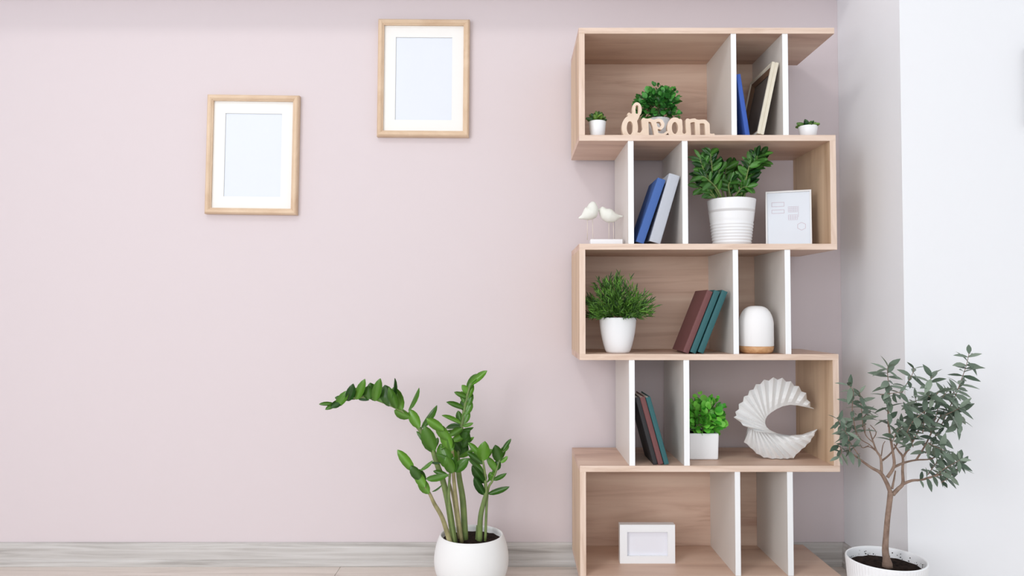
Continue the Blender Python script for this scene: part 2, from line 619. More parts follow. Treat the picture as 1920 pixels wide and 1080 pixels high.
# ------------------------------------------------------------------ the word in wood
def stroke_field(strokes, discs, holes, nx, ny):
    X, Y = np.meshgrid(np.arange(nx), np.arange(ny))
    D = np.full((ny, nx), 1e9)

    def seg(a, b, r):
        ax, ay = a
        bx, by = b
        dx, dy = bx - ax, by - ay
        L = dx * dx + dy * dy + 1e-9
        t = np.clip(((X - ax) * dx + (Y - ay) * dy) / L, 0, 1)
        return np.hypot(X - ax - t * dx, Y - ay - t * dy) - r
    for pts, r in strokes:
        for a, b in zip(pts[:-1], pts[1:]):
            D = np.minimum(D, seg(a, b, r))
    for pts, r in holes:
        for a, b in zip(pts[:-1], pts[1:]):
            D = np.maximum(D, -seg(a, b, r))
    return D


def field_solid(D, half):
    """closed plate where the field is below 0: marching squares caps and a rim"""
    ins = D < 0
    ny, nx = D.shape
    ids, V, caps, rim = {}, [], [], {}

    def vid(key, x, y):
        if key not in ids:
            ids[key] = len(V)
            V.append((x, y))
        return ids[key]

    def crossing(i, j, k, l):
        if (i, j) > (k, l):
            i, j, k, l = k, l, i, j
        t = D[i, j] / (D[i, j] - D[k, l])
        t = min(max(t, 0.05), 0.95)
        return vid((i, j, k, l), j + (l - j) * t, i + (k - i) * t)
    for i, j in np.argwhere(ins[:-1, :-1] | ins[1:, :-1] | ins[:-1, 1:] | ins[1:, 1:]):
        cs = [(i, j), (i, j + 1), (i + 1, j + 1), (i + 1, j)]
        poly, flags = [], []
        for k in range(4):
            a, b = cs[k], cs[(k + 1) % 4]
            if ins[a]:
                poly.append(vid(a, a[1], a[0]))
                flags.append(0)
            if ins[a] != ins[b]:
                poly.append(crossing(*a, *b))
                flags.append(1 if ins[a] else 2)      # 1 leaves the plate, 2 enters it
        caps.append(poly)
        for k in range(len(poly)):
            if flags[k] == 1 and flags[(k + 1) % len(poly)] == 2:
                rim[poly[k]] = poly[(k + 1) % len(poly)]
    n = len(V)
    F = [tuple(p) for p in caps] + [tuple(n + q for q in p)[::-1] for p in caps]
    F += [(a, b, n + b, n + a) for a, b in rim.items()]
    return V, F, n


def ell(cx, cy, rx, ry, a0=0, a1=360, n=28):
    return [(cx + rx * math.cos(math.radians(a0 + (a1 - a0) * i / n)), cy + ry * math.sin(math.radians(a0 + (a1 - a0) * i / n))) for i in range(n + 1)]


SC = 8.0   # field cells: crop pixels / SC
st = [
    (ell(215, 762, 108, 180), 47), ([(215, 600), (300, 560)], 40),
    ([(200, 505), (225, 545), (300, 545)], 34), ([(262, 530), (300, 590), (318, 700), (312, 850), (300, 930)], 46),
    (ell(350, 412, 60, 108), 32), ([(395, 470), (345, 590)], 30), ([(290, 470), (290, 560)], 32),
    ([(316, 845), (345, 880), (400, 888), (450, 870), (470, 820)], 30),
    ([(476, 612), (482, 700), (505, 866), (510, 930)], 40), ([(476, 612), (540, 640), (545, 866), (550, 930)], 30),
    ([(480, 612), (545, 620), (600, 612), (655, 640)], 32), ([(655, 640), (690, 740), (712, 866), (720, 930)], 40),
    ([(680, 640), (722, 622), (770, 612), (815, 632), (846, 690), (838, 735), (806, 770)], 30),
    ([(690, 690), (716, 866), (725, 930)], 40), ([(712, 870), (800, 896), (868, 890), (920, 850)], 22), ([(806, 770), (760, 772), (735, 752)], 16),
    (ell(1074, 765, 104, 160), 44), ([(1176, 630), (1182, 930)], 38), ([(1182, 870), (1240, 900), (1300, 880)], 26),
    ([(1320, 630), (1335, 866), (1337, 930)], 46), ([(1335, 640), (1400, 622), (1450, 616), (1500, 650)], 34), ([(1500, 650), (1508, 866), (1510, 930)], 46),
    ([(1510, 650), (1580, 640), (1640, 640), (1682, 676), (1694, 760), (1694, 866)], 36), ([(1690, 700), (1696, 866), (1698, 930)], 46),
    ([(1696, 870), (1760, 896), (1815, 892)], 18),
]
st = [([(a / SC, b / SC) for a, b in pts], r / SC) for pts, r in st]
hl = [([(353, 352), (350, 470)], 25), ([(400, 640), (402, 810)], 30), ([(598, 706), (628, 900)], 24),
      ([(1252, 560), (1252, 850)], 28), ([(1424, 702), (1424, 890)], 31), ([(1600, 708), (1600, 890)], 33)]
hl = [([(a / SC, b / SC) for a, b in pts], r / SC) for pts, r in hl]
base_row = 908 / SC
D = stroke_field(st, [], hl, 240, 120)
yy = np.arange(120)[:, None] * np.ones((1, 240))
D = np.maximum(D, yy - base_row)             # flat foot
YD = YF + 0.006
u = 10.105 / SC                               # cells per pixel
mpx = 1.0 / ppm(YD)
V2, F2, n2 = field_solid(D, 0.009)
pts = [(a / u * mpx, -0.009, (base_row - b) / u * mpx) for a, b in V2] + [(a / u * mpx, 0.009, (base_row - b) / u * mpx) for a, b in V2]
me = fix_normals(pydata('word_sign', pts, F2))
PLY = wood_mat('pale_plywood', srgb(232, 212, 194), srgb(226, 204, 184), srgb(214, 190, 168), (12, 60, 12), 0.6)
sg = link('word_sign', me, PLY, None, Matrix.Translation((at(1160, 240, YD).x, YD + 0.009, BZ[1] + 0.0002)))
tag(sg, 'cut-out plywood word dream standing on the top shelf tier', 'word sign')


# ------------------------------------------------------------------ pots
def pot_thing(name, label, loc, prof, material, soil_r, soil_z, seg=48, rib=None, part='pot', cat='plant', smooth=True):
    t = thing(name, label, cat, loc)
    o = link(part, lathe_mesh(part, prof, seg, rib), material, t, None, smooth)
    V, F = [(0, 0, soil_z + 0.002)], []
    n = 32
    for k, q in ((0, .5), (1, 1.0)):
        for i in range(n):
            a = 2 * math.pi * i / n
            V.append((soil_r * q * math.cos(a), soil_r * q * math.sin(a), soil_z + R.uniform(-.003, .003) * (1 if k == 0 else .6)))
    for i in range(n):
        j = (i + 1) % n
        F += [(0, 1 + i, 1 + j), (1 + i, n + 1 + i, n + 1 + j, 1 + j)]
    link('soil', pydata('soil', V, F), SOIL, t, None, True)
    return t


def open_pot(ro_top, ro_bot, h, wall=0.004, curve=None):
    """outer profile from the foot up, over the lip and down inside"""
    prof = [(0.0, 0.0), (ro_bot * 0.9, 0.0), (ro_bot, 0.002)]
    if curve:
        prof += curve
    prof += [(ro_top, h - 0.002), (ro_top - wall * .3, h), (ro_top - wall * .8, h - 0.0005), (ro_top - wall, h - 0.003), (ro_top - wall, h * 0.72), (0, h * 0.70)]
    return prof


def scatter_leaves(parent, origin, mesh, m, items, name='leaf'):
    for base, tip, w, facing in items:
        link(name, mesh, m, parent, leaf_matrix(base, tip, w, facing, origin))


def joined_leaves(parent, origin, shape, m, items, name, fold=.12, curl=.15):
    """many tiny leaves as one part"""
    V, F = [], []
    src = leaf_mesh('tmp_leaf', shape, fold, curl)
    sv = [v.co.copy() for v in src.vertices]
    sf = [tuple(p.vertices) for p in src.polygons]
    bpy.data.meshes.remove(src)
    for base, tip, w, facing in items:
        M = leaf_matrix(base, tip, w, facing, origin)
        b = len(V)
        V += [M @ v for v in sv]
        F += [tuple(b + i for i in f) for f in sf]
    o = link(name, pydata(name, V, F), m, parent, None, True)
    o['kind'] = 'stuff'
    return o


def rvec(s=1.0):
    return Vector((R.uniform(-s, s), R.uniform(-s, s), R.uniform(-s, s)))


# --- big ZZ plant on the floor
YZ = -0.245
c = at(884, 1010, YZ)
ZD = 0.2366
zr = ZD / 2
ZC0 = 0.102
mouth = 0.0995
body = [(0, 0), (0.050, 0), (0.056, 0.002)]
for i in range(1, 24):
    z = 0.004 + (0.1842 - 0.004) * i / 23
    bz = 0.118 if z < 0.105 else 0.148
    body.append((zr * math.sqrt(1 - ((z - 0.105) / bz) ** 2), z))
body += [(mouth - 0.0015, 0.1852), (mouth - 0.004, 0.1842), (mouth - 0.005, 0.176), (mouth - 0.004, 0.15), (0, 0.148)]
zz = pot_thing('zz_plant', 'tall arching green houseplant in a round white pot on the floor', (c.x, YZ, 0.0003), body, MATTE_CER, 0.0955, 0.165, 64)
ZO = zz.location.copy()
zleaf = leaf_mesh('zz_leaf_blade', OVAL, 0.18, 0.10, 0.02)

stems = [
    ([(852, 1003), (841, 947), (830, 900), (820, 872), (810, 840), (797, 818), (784, 801), (766, 779), (747, 766), (720, 754), (694, 746), (670, 746), (646, 751), (627, 760)], -0.27, -0.30, 6.5, 1.5, ZZSTEM),
    ([(846, 1007), (830, 973), (814, 944), (805, 925), (788, 900), (774, 882)], -0.30, -0.33, 5.0, 1.8, ZZSTEMB),
    ([(872, 992), (868, 940), (861, 895), (858, 860), (863, 822), (866, 797), (871, 764), (878, 734), (884, 718)], -0.24, -0.22, 6.5, 1.6, ZZSTEM),
    ([(866, 990), (854, 929), (850, 884), (848, 844), (839, 823), (828, 803), (815, 792)], -0.265, -0.34, 4.0, 1.5, ZZSTEMB),
    ([(853, 1004), (842, 944), (844, 885), (850, 850)], -0.29, -0.29, 3.5, 1.6, ZZSTEM),
    ([(862, 992), (851, 940), (843, 905)], -0.225, -0.22, 3.5, 2.0, ZZSTEMB),
    ([(899, 1003), (901, 969), (908, 938), (911, 924), (910, 902), (908, 880), (905, 860)], -0.25, -0.27, 5.5, 1.6, ZZSTEM),
    ([(910, 928), (914, 925), (923, 902), (930, 884), (935, 868), (942, 845)], -0.252, -0.25, 2.6, 1.3, ZZSTEM),
    ([(893, 1003), (894, 985)], -0.24, -0.24, 2.0, 1.0, ZZSTEM),
]
for pts, ya, yb, ra, rb, m in stems:
    n = len(pts)
    P = [at(px, py, ya + (yb - ya) * i / (n - 1)) for i, (px, py) in enumerate(pts)]
    P[0].z = min(P[0].z, 0.162)
    P = catmull([p - ZO for p in P], 5)
    rr = [x / ppm(ya) for x in lerp_r(ra, rb, len(P))]
    link('stem', tube_mesh('stem', P, rr, 8), m, zz, None, True)

# (base x, y, tip x, y, width) in photo pixels, depth at base, forward lean of tip, turn about the long axis in degrees
ZL = [
    # arching stem
    (628, 758, 598, 757, 8, -.30, -.01, 30), (632, 758, 610, 767, 10, -.30, -.02, 10), (640, 753, 621, 763, 14, -.30, -.02, 0),
    (630, 762, 652, 734, 17, -.30, -.02, 15), (650, 751, 628, 744, 12, -.295, 0, 20), (652, 752, 662, 722, 17, -.30, -.03, 20), (668, 748, 645, 735, 15, -.295, 0, 10),
    (668, 749, 683, 713, 16, -.30, -.03, 25), (680, 748, 662, 728, 17, -.295, .01, 0), (690, 749, 690, 724, 20, -.30, -.01, 10),
    (702, 752, 712, 712, 18, -.30, -.03, 15), (704, 752, 693, 718, 22, -.295, 0, -10), (716, 754, 704, 722, 22, -.30, .01, 10),
    (730, 762, 722, 722, 26, -.295, 0, 0), (754, 769, 736, 727, 26, -.295, 0, -8), (733, 760, 744, 711, 6, -.30, -.02, 60),
    (743, 766, 730, 728, 16, -.30, -.03, 20), (766, 770, 788, 729, 6, -.295, 0, 60), (769, 783, 738, 770, 18, -.295, .01, 0),
    (786, 803, 768, 768, 20, -.295, 0, -10), (790, 803, 820, 763, 8, -.29, -.02, 40), (692, 750, 672, 747, 10, -.30, 0, 30),
    (813, 848, 796, 801, 28, -.285, -.02, -5), (812, 845, 782, 808, 12, -.285, 0, 30), (813, 842, 822, 820, 9, -.285, .02, 20),
    # low left stem
    (776, 884, 746, 844, 18, -.33, -.01, 0), (786, 899, 771, 874, 18, -.33, -.01, 10), (796, 914, 779, 885, 18, -.33, 0, -10),
    (804, 926, 786, 897, 20, -.325, 0, 0), (797, 905, 781, 880, 18, -.325, .01, -15), (788, 882, 812, 865, 5, -.33, 0, 50), (799, 898, 839, 892, 14, -.325, -.03, 20),
    (810, 922, 829, 911, 4, -.32, 0, 50), (806, 866, 826, 869, 4, -.32, 0, 40),
    # tall middle stem
    (880, 722, 912, 695, 14, -.22, -.01, 10), (876, 730, 893, 701, 14, -.222, 0, -10), (877, 738, 867, 722, 13, -.222, -.01, 0),
    (876, 747, 853, 735, 10, -.222, -.02, 20), (876, 748, 887, 722, 13, -.222, 0, 0), (874, 762, 885, 736, 15, -.224, 0, 0),
    (871, 767, 839, 753, 11, -.224, -.03, 20), (873, 757, 865, 733, 13, -.224, .01, 0), (871, 778, 884, 752, 17, -.226, 0, 0),
    (868, 770, 868, 748, 12, -.226, .01, 0), (866, 796, 831, 777, 10, -.228, -.03, 25), (867, 795, 879, 770, 16, -.228, 0, 0), (865, 795, 858, 770, 13, -.228, .01, 0),
    (866, 799, 887, 794, 8, -.23, -.01, 30), (867, 806, 887, 803, 8, -.23, -.02, 30), (868, 803, 842, 816, 14, -.23, -.04, 10),
    (866, 800, 836, 800, 12, -.23, 0, 40), (865, 816, 838, 806, 10, -.23, 0, 30), (866, 818, 880, 808, 14, -.23, -.03, 0), (862, 838, 878, 812, 26, -.235, -.02, 0),
    (862, 852, 845, 826, 22, -.235, -.01, 0), (860, 858, 872, 828, 26, -.235, -.01, -10), (866, 832, 888, 821, 9, -.235, -.02, 20), (860, 857, 890, 843, 10, -.24, -.03, 30),
    (870, 818, 848, 826, 14, -.235, -.03, 0),
    # leaning middle stem with the long leaf
    (832, 807, 800, 785, 18, -.34, -.01, 0), (841, 825, 818, 796, 20, -.33, -.01, 0), (845, 842, 830, 806, 24, -.33, 0, -20), (847, 846, 843, 818, 14, -.33, 0, 0),
    (846, 880, 824, 832, 30, -.31, .02, 0), (849, 878, 846, 838, 22, -.30, .03, 10), (851, 884, 877, 861, 20, -.31, -.02, 0), (848, 887, 837, 858, 20, -.315, -.02, 0),
    (848, 886, 851, 858, 18, -.315, -.01, 0), (845, 866, 820, 850, 5, -.31, 0, 40), (841, 893, 812, 882, 10, -.30, .01, 10), (842, 834, 818, 846, 6, -.30, .02, 20),
    # right pair
    (908, 928, 889, 896, 16, -.26, -.02, 0), (909, 906, 885, 875, 18, -.262, -.02, 0), (907, 888, 879, 858, 12, -.265, -.01, 20), (905, 870, 877, 848, 13, -.268, -.01, 10),
    (902, 858, 879, 829, 12, -.27, 0, 15), (904, 864, 909, 830, 24, -.27, -.03, 0), (905, 862, 922, 842, 14, -.265, 0, -20), (910, 905, 902, 880, 14, -.262, .01, 0),
    (915, 926, 954, 914, 11, -.252, -.02, 15), (924, 900, 949, 889, 9, -.25, -.02, 20), (922, 902, 919, 885, 11, -.25, 0, 0), (928, 890, 917, 888, 8, -.25, 0, 10),
    (930, 884, 914, 857, 14, -.25, -.01, 0), (933, 882, 933, 862, 14, -.25, 0, 0), (936, 866, 929, 836, 20, -.25, -.02, 0), (938, 868, 952, 856, 8, -.25, 0, 20),
    (938, 862, 946, 836, 12, -.25, .01, 0), (941, 848, 955, 836, 7, -.25, 0, 20), (941, 846, 958, 823, 8, -.25, 0, 10), (913, 905, 930, 875, 4, -.25, 0, 40),
]
for bx, by, tx, ty, w, yb, dy, tw in ZL:
    b, t = at(bx, by, yb), at(tx, ty, yb + dy)
    ax = (t - b).normalized()
    f = Matrix.Rotation(math.radians(tw + R.uniform(-12, 12)), 3, ax) @ Vector((R.uniform(-.15, .15), -1, R.uniform(0.1, .45)))
    wm = w / ppm(yb)
    if abs(tw) >= 40:
        wm *= 1.6
    link('leaf', zleaf, ZZ, zz, leaf_matrix(b, t, wm, f, ZO, (t - b).length))

# --- olive tree
YO = -0.575
c = at(1661, 1046, YO)
orad, oh = 0.1005, c.z


def orib(i, k):
    return 1.0 + (0.006 if i % 2 == 0 and 2 <= k <= 9 else 0.0)


prof = [(0, 0), (0.080, 0), (0.083, 0.003)] + [(0.083 + (orad - 0.083) * q, 0.003 + (oh - 0.016) * q) for q in (.2, .4, .6, .8, .97)]
prof += [(orad + 0.0005, oh - 0.010), (orad + 0.001, oh - 0.003), (orad - .001, oh), (orad - 0.0035, oh - 0.001), (orad - 0.0045, oh - 0.006), (orad - 0.009, oh - 0.05), (0, oh - 0.052)]
ol = pot_thing('olive_tree', 'small grey-green olive tree in a ribbed white pot by the white wall', (c.x, YO, 0.0003), prof, CERAMIC, orad - 0.0068, oh - 0.026, 144, orib, smooth=False)
OO = ol.location.copy()
# soil crumbs stuck above the soil inside the pot
V, F = [], []
for i in range(60):
    a = R.uniform(-0.3, math.pi + .3)
    rr = orad - 0.0062
    z = oh - 0.024 + abs(R.gauss(0, .006))
    p = Vector((rr * math.cos(a), rr * math.sin(a), min(z, oh - .007)))
    s = R.uniform(.0008, .0022)
    b = len(V)
    V += [p + Vector(v) * s for v in ((1, 0, 0), (-1, 0, 0), (0, 1, 0), (0, -1, 0), (0, 0, 1), (0, 0, -1))]
    F += [tuple(b + k for k in f) for f in ((0, 2, 4), (2, 1, 4), (1, 3, 4), (3, 0, 4), (2, 0, 5), (1, 2, 5), (3, 1, 5), (0, 3, 5))]
cr = link('soil_crumbs', pydata('soil_crumbs', V, F), SOIL, ol)
cr['kind'] = 'stuff'


def crop6(x, y):
    return (1540 + x / 3.6, 780 + y / 3.6)


oleaf = leaf_mesh('olive_leaf_blade', LANCE, 0.10, 0.12)


def obranch(name, pts, ya, yb, ra, rb, crop=True, seg=8):
    n = len(pts)
    P = []
    for i, q in enumerate(pts):
        px, py = crop6(*q) if crop else q
        P.append(at(px, py, ya + (yb - ya) * i / (n - 1)) - OO)
    C = catmull(P, 4)
    link(name, tube_mesh(name, C, [x / ppm(ya) for x in lerp_r(ra, rb, len(C))], seg), BARK, ol, None, True)
    return C


tr = [(446, 1000), (440, 965), (432, 905), (436, 820), (446, 700), (458, 600), (468, 515)]
P = [at(*crop6(*q), YO) - OO for q in tr]
C = catmull(P, 5)
rad = [(9.5, 6.8, 5.9, 5.0, 4.7, 4.7, 5.0)]
rs = []
for i in range(len(C)):
    k = min(i // 5, 5)
    t = i / 5 - k
    rs.append((rad[0][k] * (1 - t) + rad[0][min(k + 1, 6)] * t) / ppm(YO))
C[0].z -= 0.01
link('trunk', tube_mesh('trunk', C, rs, 12), BARK, ol, None, True)
obranch('branch', [(468, 520), (440, 450), (400, 385), (340, 350), (290, 315), (230, 270), (195, 250)], YO, -.62, 4.2, 1.0)
obranch('branch', [(405, 390), (405, 330), (398, 275), (372, 235), (345, 160), (320, 80)], -.59, -.55, 3.0, 0.9)
obranch('branch', [(445, 415), (490, 340), (484, 250), (462, 120), (452, 20), (450, -60)], -.58, -.60, 3.2, 1.2)
obranch('branch', [(478, 490), (490, 430), (500, 370)], -.58, -.56, 2.2, 1.2)
obranch('branch', [(482, 530), (520, 490), (550, 455), (548, 370), (550, 280), (520, 235), (490, 190)], YO, -.56, 4.0, 1.2)
obranch('branch', [(548, 460), (610, 436), (680, 430), (770, 405), (870, 370)], -.57, -.63, 2.8, 1.0)
obranch('branch', [(490, 345), (560, 315), (640, 297), (740, 290), (800, 250)], -.58, -.53, 2.4, 0.9)
obranch('branch', [(550, 280), (600, 200), (650, 110), (690, 20), (720, -40)], -.565, -.58, 2.0, 0.9)
obranch('branch', [(412, 300), (470, 250), (520, 170), (560, 60)], -.57, -.52, 1.8, 0.8)
obranch('branch', [(640, 297), (700, 200), (770, 60), (830, -40)], -.56, -.56, 1.9, 0.8)
for pts in ([(372, 235), (320, 190), (270, 160), (240, 110)], [(390, 255), (340, 215), (300, 205)], [(350, 180), (300, 130), (280, 60)],
            [(345, 160), (370, 110), (330, 60)], [(320, 200), (280, 215), (260, 190)], [(550, 270), (580, 240), (600, 225)], [(405, 270), (415, 200), (430, 170)]):
    obranch('twig', pts, -.56, -.55, 1.1, 0.6, True, 6)

# leafy shoots in photo pixels: points, depth, leaf pairs, leaf length, seed
shoots = [
    ([(1594, 850), (1590, 820), (1583, 806)], -.62, 5, 24), ([(1612, 856), (1590, 822), (1586, 795)], -.60, 4, 22), ([(1606, 815), (1598, 770), (1600, 735), (1590, 722)], -.60, 6, 25),
    ([(1618, 800), (1615, 765), (1612, 735)], -.585, 5, 23), ([(1622, 812), (1622, 780), (1632, 770)], -.56, 4, 18), ([(1578, 800), (1570, 785)], -.62, 3, 19),
    ([(1665, 800), (1667, 765), (1667, 730), (1664, 700), (1665, 688)], -.60, 10, 27), ([(1686, 745), (1700, 720), (1710, 703), (1714, 690)], -.58, 4, 22),
    ([(1730, 812), (1733, 785), (1735, 757), (1742, 725), (1747, 705)], -.60, 10, 28), ([(1716, 800), (1720, 770), (1716, 745)], -.56, 6, 27),
    ([(1712, 838), (1704, 815), (1690, 795)], -.57, 6, 24), ([(1745, 812), (1755, 780), (1762, 755), (1775, 735)], -.58, 8, 26),
    ([(1763, 802), (1780, 765), (1793, 738), (1804, 708), (1812, 685), (1817, 662)], -.57, 12, 25), ([(1768, 780), (1790, 770), (1800, 765)], -.60, 4, 28),
    ([(1757, 890), (1772, 878), (1790, 868), (1800, 862)], -.63, 8, 23), ([(1740, 890), (1760, 862), (1775, 850)], -.53, 6, 20), ([(1720, 902), (1742, 894), (1762, 890)], -.60, 3, 20),
    ([(1735, 850), (1748, 825), (1760, 812)], -.56, 6, 26), ([(1700, 812), (1712, 790), (1735, 770)], -.62, 5, 28),
    ([(1774, 745), (1790, 735), (1800, 725)], -.53, 4, 22), ([(1672, 830), (1682, 810), (1690, 800)], -.60, 4, 24),
    ([(1748, 895), (1770, 880), (1798, 872)], -.57, 6, 23), ([(1765, 905), (1785, 890), (1805, 868)], -.60, 4, 22), ([(1785, 765), (1798, 782), (1794, 800)], -.57, 4, 26),
    ([(1570, 832), (1578, 845), (1574, 858)], -.61, 3, 22), ([(1740, 830), (1755, 838), (1772, 845)], -.60, 4, 24),
    ([(1650, 740), (1668, 738), (1690, 735)], -.62, 3, 26), ([(1760, 735), (1750, 745), (1740, 742)], -.62, 4, 24),
]
olive_items = []
for pts, Y, npair, ll in shoots:
    npair, ll = round(npair * 1.4), ll * 1.14
    n = len(pts)
    P = catmull([at(px, py, Y - 0.01 * i) for i, (px, py) in enumerate(pts)], 5)
    link('twig', tube_mesh('twig', [p - OO for p in P], [x / ppm(Y) for x in lerp_r(1.0, 0.5, len(P))], 6), BARK, ol, None, True)
    m = len(P) - 1
    phase = R.uniform(0, math.pi)
    for k in range(npair):
        f = (k + 0.6) / npair * m
        i = min(int(f), m - 1)
        b = P[i].lerp(P[i + 1], f - i)
        ax = (P[min(i + 1, m)] - P[max(i - 1, 0)]).normalized()
        u0 = ax.orthogonal().normalized()
        top = k == npair - 1
        for s in (0, 1):
            a = phase + k * 1.45 + s * math.pi + R.uniform(-.35, .35)
            out = Matrix.Rotation(a, 3, ax) @ u0
            out.y *= 0.75
            L = R.uniform(.8, 1.2) * ll / ppm(Y) * (0.75 if top else 1.0)
            d = (out * R.uniform(.9, 1.1) + ax * (R.uniform(.8, 1.5) if top else R.uniform(-.1, .55)) + Vector((0, 0, R.uniform(-.55, .15)))).normalized()
            tip = b + d * L
            if tip.y > -0.44:
                tip.y = -0.44
            face = (Vector((0, -0.5, 1)) + rvec(.6))
            olive_items.append((b, tip, L * R.uniform(.30, .42), face))

# the 300 largest leaves one by one, the smallest of them together
olive_items.sort(key=lambda q: -(q[1] - q[0]).length)
scatter_leaves(ol, OO, oleaf, OLIVE, olive_items[:300])
joined_leaves(ol, OO, LANCE, OLIVE, olive_items[300:], 'small_leaves', .10, .12)


# ------------------------------------------------------------------ things on the shelves
def on(tier, px, Y):
    z = BZ[tier]
    return Vector((at(px, TOPS[tier], Y).x, Y, z + 0.0002))


def pxm(px, Y):
    return px / ppm(Y)


# small succulents on the top tier
SUCC = leaf_mat('succulent_leaf', srgb(34, 78, 44), srgb(112, 150, 62), 0.45)
sleaf = leaf_mesh('succulent_blade', [(0, .22), (.25, .42), (.55, .5), (.8, .32), (1, .03)], 0.35, -0.12, 0.16)


def succulent(label, px, Y, rt, rb, top, lens, tilt):
    loc = on(1, px, Y)
    h = at(px, top, Y).z - loc.z
    t = pot_thing('succulent', label, loc, open_pot(pxm(rt, Y), pxm(rb, Y), h, 0.003), CERAMIC, pxm(rt, Y) - 0.0035, h - 0.004, 32)
    o = loc
    for ringn, (n, el, L) in enumerate(lens):
        for i in range(n):
            a = 2 * math.pi * (i + 0.5 * ringn) / n + R.uniform(-.2, .2)
            e = math.radians(el + R.uniform(-8, 8))
            d = Vector((math.cos(a) * math.cos(e), math.sin(a) * math.cos(e), math.sin(e)))
            b = loc + Vector((0, 0, h - 0.003)) + Vector((math.cos(a), math.sin(a), 0)) * 0.004
            Lm = pxm(L, Y) * R.uniform(.85, 1.15)
            face = Vector((-math.cos(a), -math.sin(a), 1.0))
            link('leaf', sleaf, SUCC, t, leaf_matrix(b, b + d * Lm, Lm * R.uniform(.42, .5), face, o))
    return t


succulent('tiny spiky succulent in a white pot beside the word sign', 1120, YF + 0.05, 16.5, 13.5, 228.5, [(9, 22, 19), (8, 48, 20), (6, 72, 19)], 0)
succulent('tiny flat succulent in a white pot at the open end of the top tier', 1515, YF + 0.05, 17.5, 14, 237.5, [(8, 14, 20), (7, 34, 17), (5, 60, 12)], 0)


def mound(n, centre, rx, ry, rz, length, wratio, updir=0.5, inner=0.35, jitter=.5):
    """leaves whose bases fill an ellipsoid and point outward"""
    out = []
    while len(out) < n:
        v = rvec()
        if v.length > 1 or v.length < inner:
            continue
        if v.z < -0.75:
            continue
        b = centre + Vector((v.x * rx, v.y * ry, v.z * rz))
        d = (Vector((v.x, v.y, v.z + updir)) + rvec(jitter)).normalized()
        L = length * R.uniform(.7, 1.2)
        out.append((b, b + d * L, L * wratio * R.uniform(.85, 1.15), Vector((0, -.6, .8)) + rvec(.8)))
    return out


# leafy plant behind the word
Yp = -0.19
BOX = leaf_mat('boxwood_leaf', srgb(22, 74, 30), srgb(84, 164, 70), 0.35)
loc = on(1, 1235, Yp)
h = at(1235, 224, Yp).z - loc.z
KNIT = mat('knitted_white_pot', srgb(226, 226, 228), 0.9, 0.1, bump=1.0, bscale=120)
bp = pot_thing('leafy_plant', 'bushy dark green plant in a white pot behind the word sign', loc, open_pot(pxm(21, Yp), pxm(15, Yp), h, 0.003), KNIT, pxm(21, Yp) - .004, h - .004, 36, lambda i, k: 1 + (.02 if i % 2 else 0))
cen = at(1233, 196, Yp)
its = mound(480, cen, pxm(36, Yp), pxm(34, Yp), pxm(28, Yp), pxm(10.5, Yp), .85, .5, .2)
for dx, dy in ((-36, 10), (-34, -4), (-10, -30), (8, -28), (26, -22), (34, -10), (38, 22), (30, 16), (-25, 18), (16, -30), (-2, -34), (-28, -14)):
    e = cen + Vector((pxm(dx, Yp), R.uniform(-.03, .03), -pxm(dy, Yp)))
    for k in range(8):
        b = e + rvec(pxm(6, Yp))
        d = ((e - cen).normalized() + rvec(.7)).normalized()
        L = pxm(8, Yp) * R.uniform(.7, 1.1)
        its.append((b, b + d * L, L * .85, Vector((0, -.6, .8)) + rvec(.8)))
joined_leaves(bp, loc, ROUND, BOX, its, 'foliage')
for i in range(9):
    a = R.uniform(0, 6.28)
    e = cen - loc + Vector((math.cos(a) * pxm(26, Yp), math.sin(a) * pxm(24, Yp), R.uniform(0, pxm(18, Yp))))
    link('stem', tube_mesh('stem', catmull([Vector((0, 0, h - .01)), (Vector((0, 0, h)) + e) / 2 + Vector((0, 0, .01)), e], 3), .0011, 5), ZZSTEM, bp, None, True)

# tier 2: bird figurines
Yb_ = -0.235
BIRD = mat('bird_off_white', srgb(232, 233, 226), 0.75, 0.2)
WIRE = mat('pale_wire', srgb(222, 210, 200), 0.4)
loc = on(2, 1133, Yb_)
birds = thing('bird_figurine', 'pair of off-white bird figurines on wire legs beside the divider', 'figurine', loc)
zb0 = loc.z


def bpt(px, py, Y):
    p = at(px, py, Y)
    return p - loc


def zlift(p):
    return p


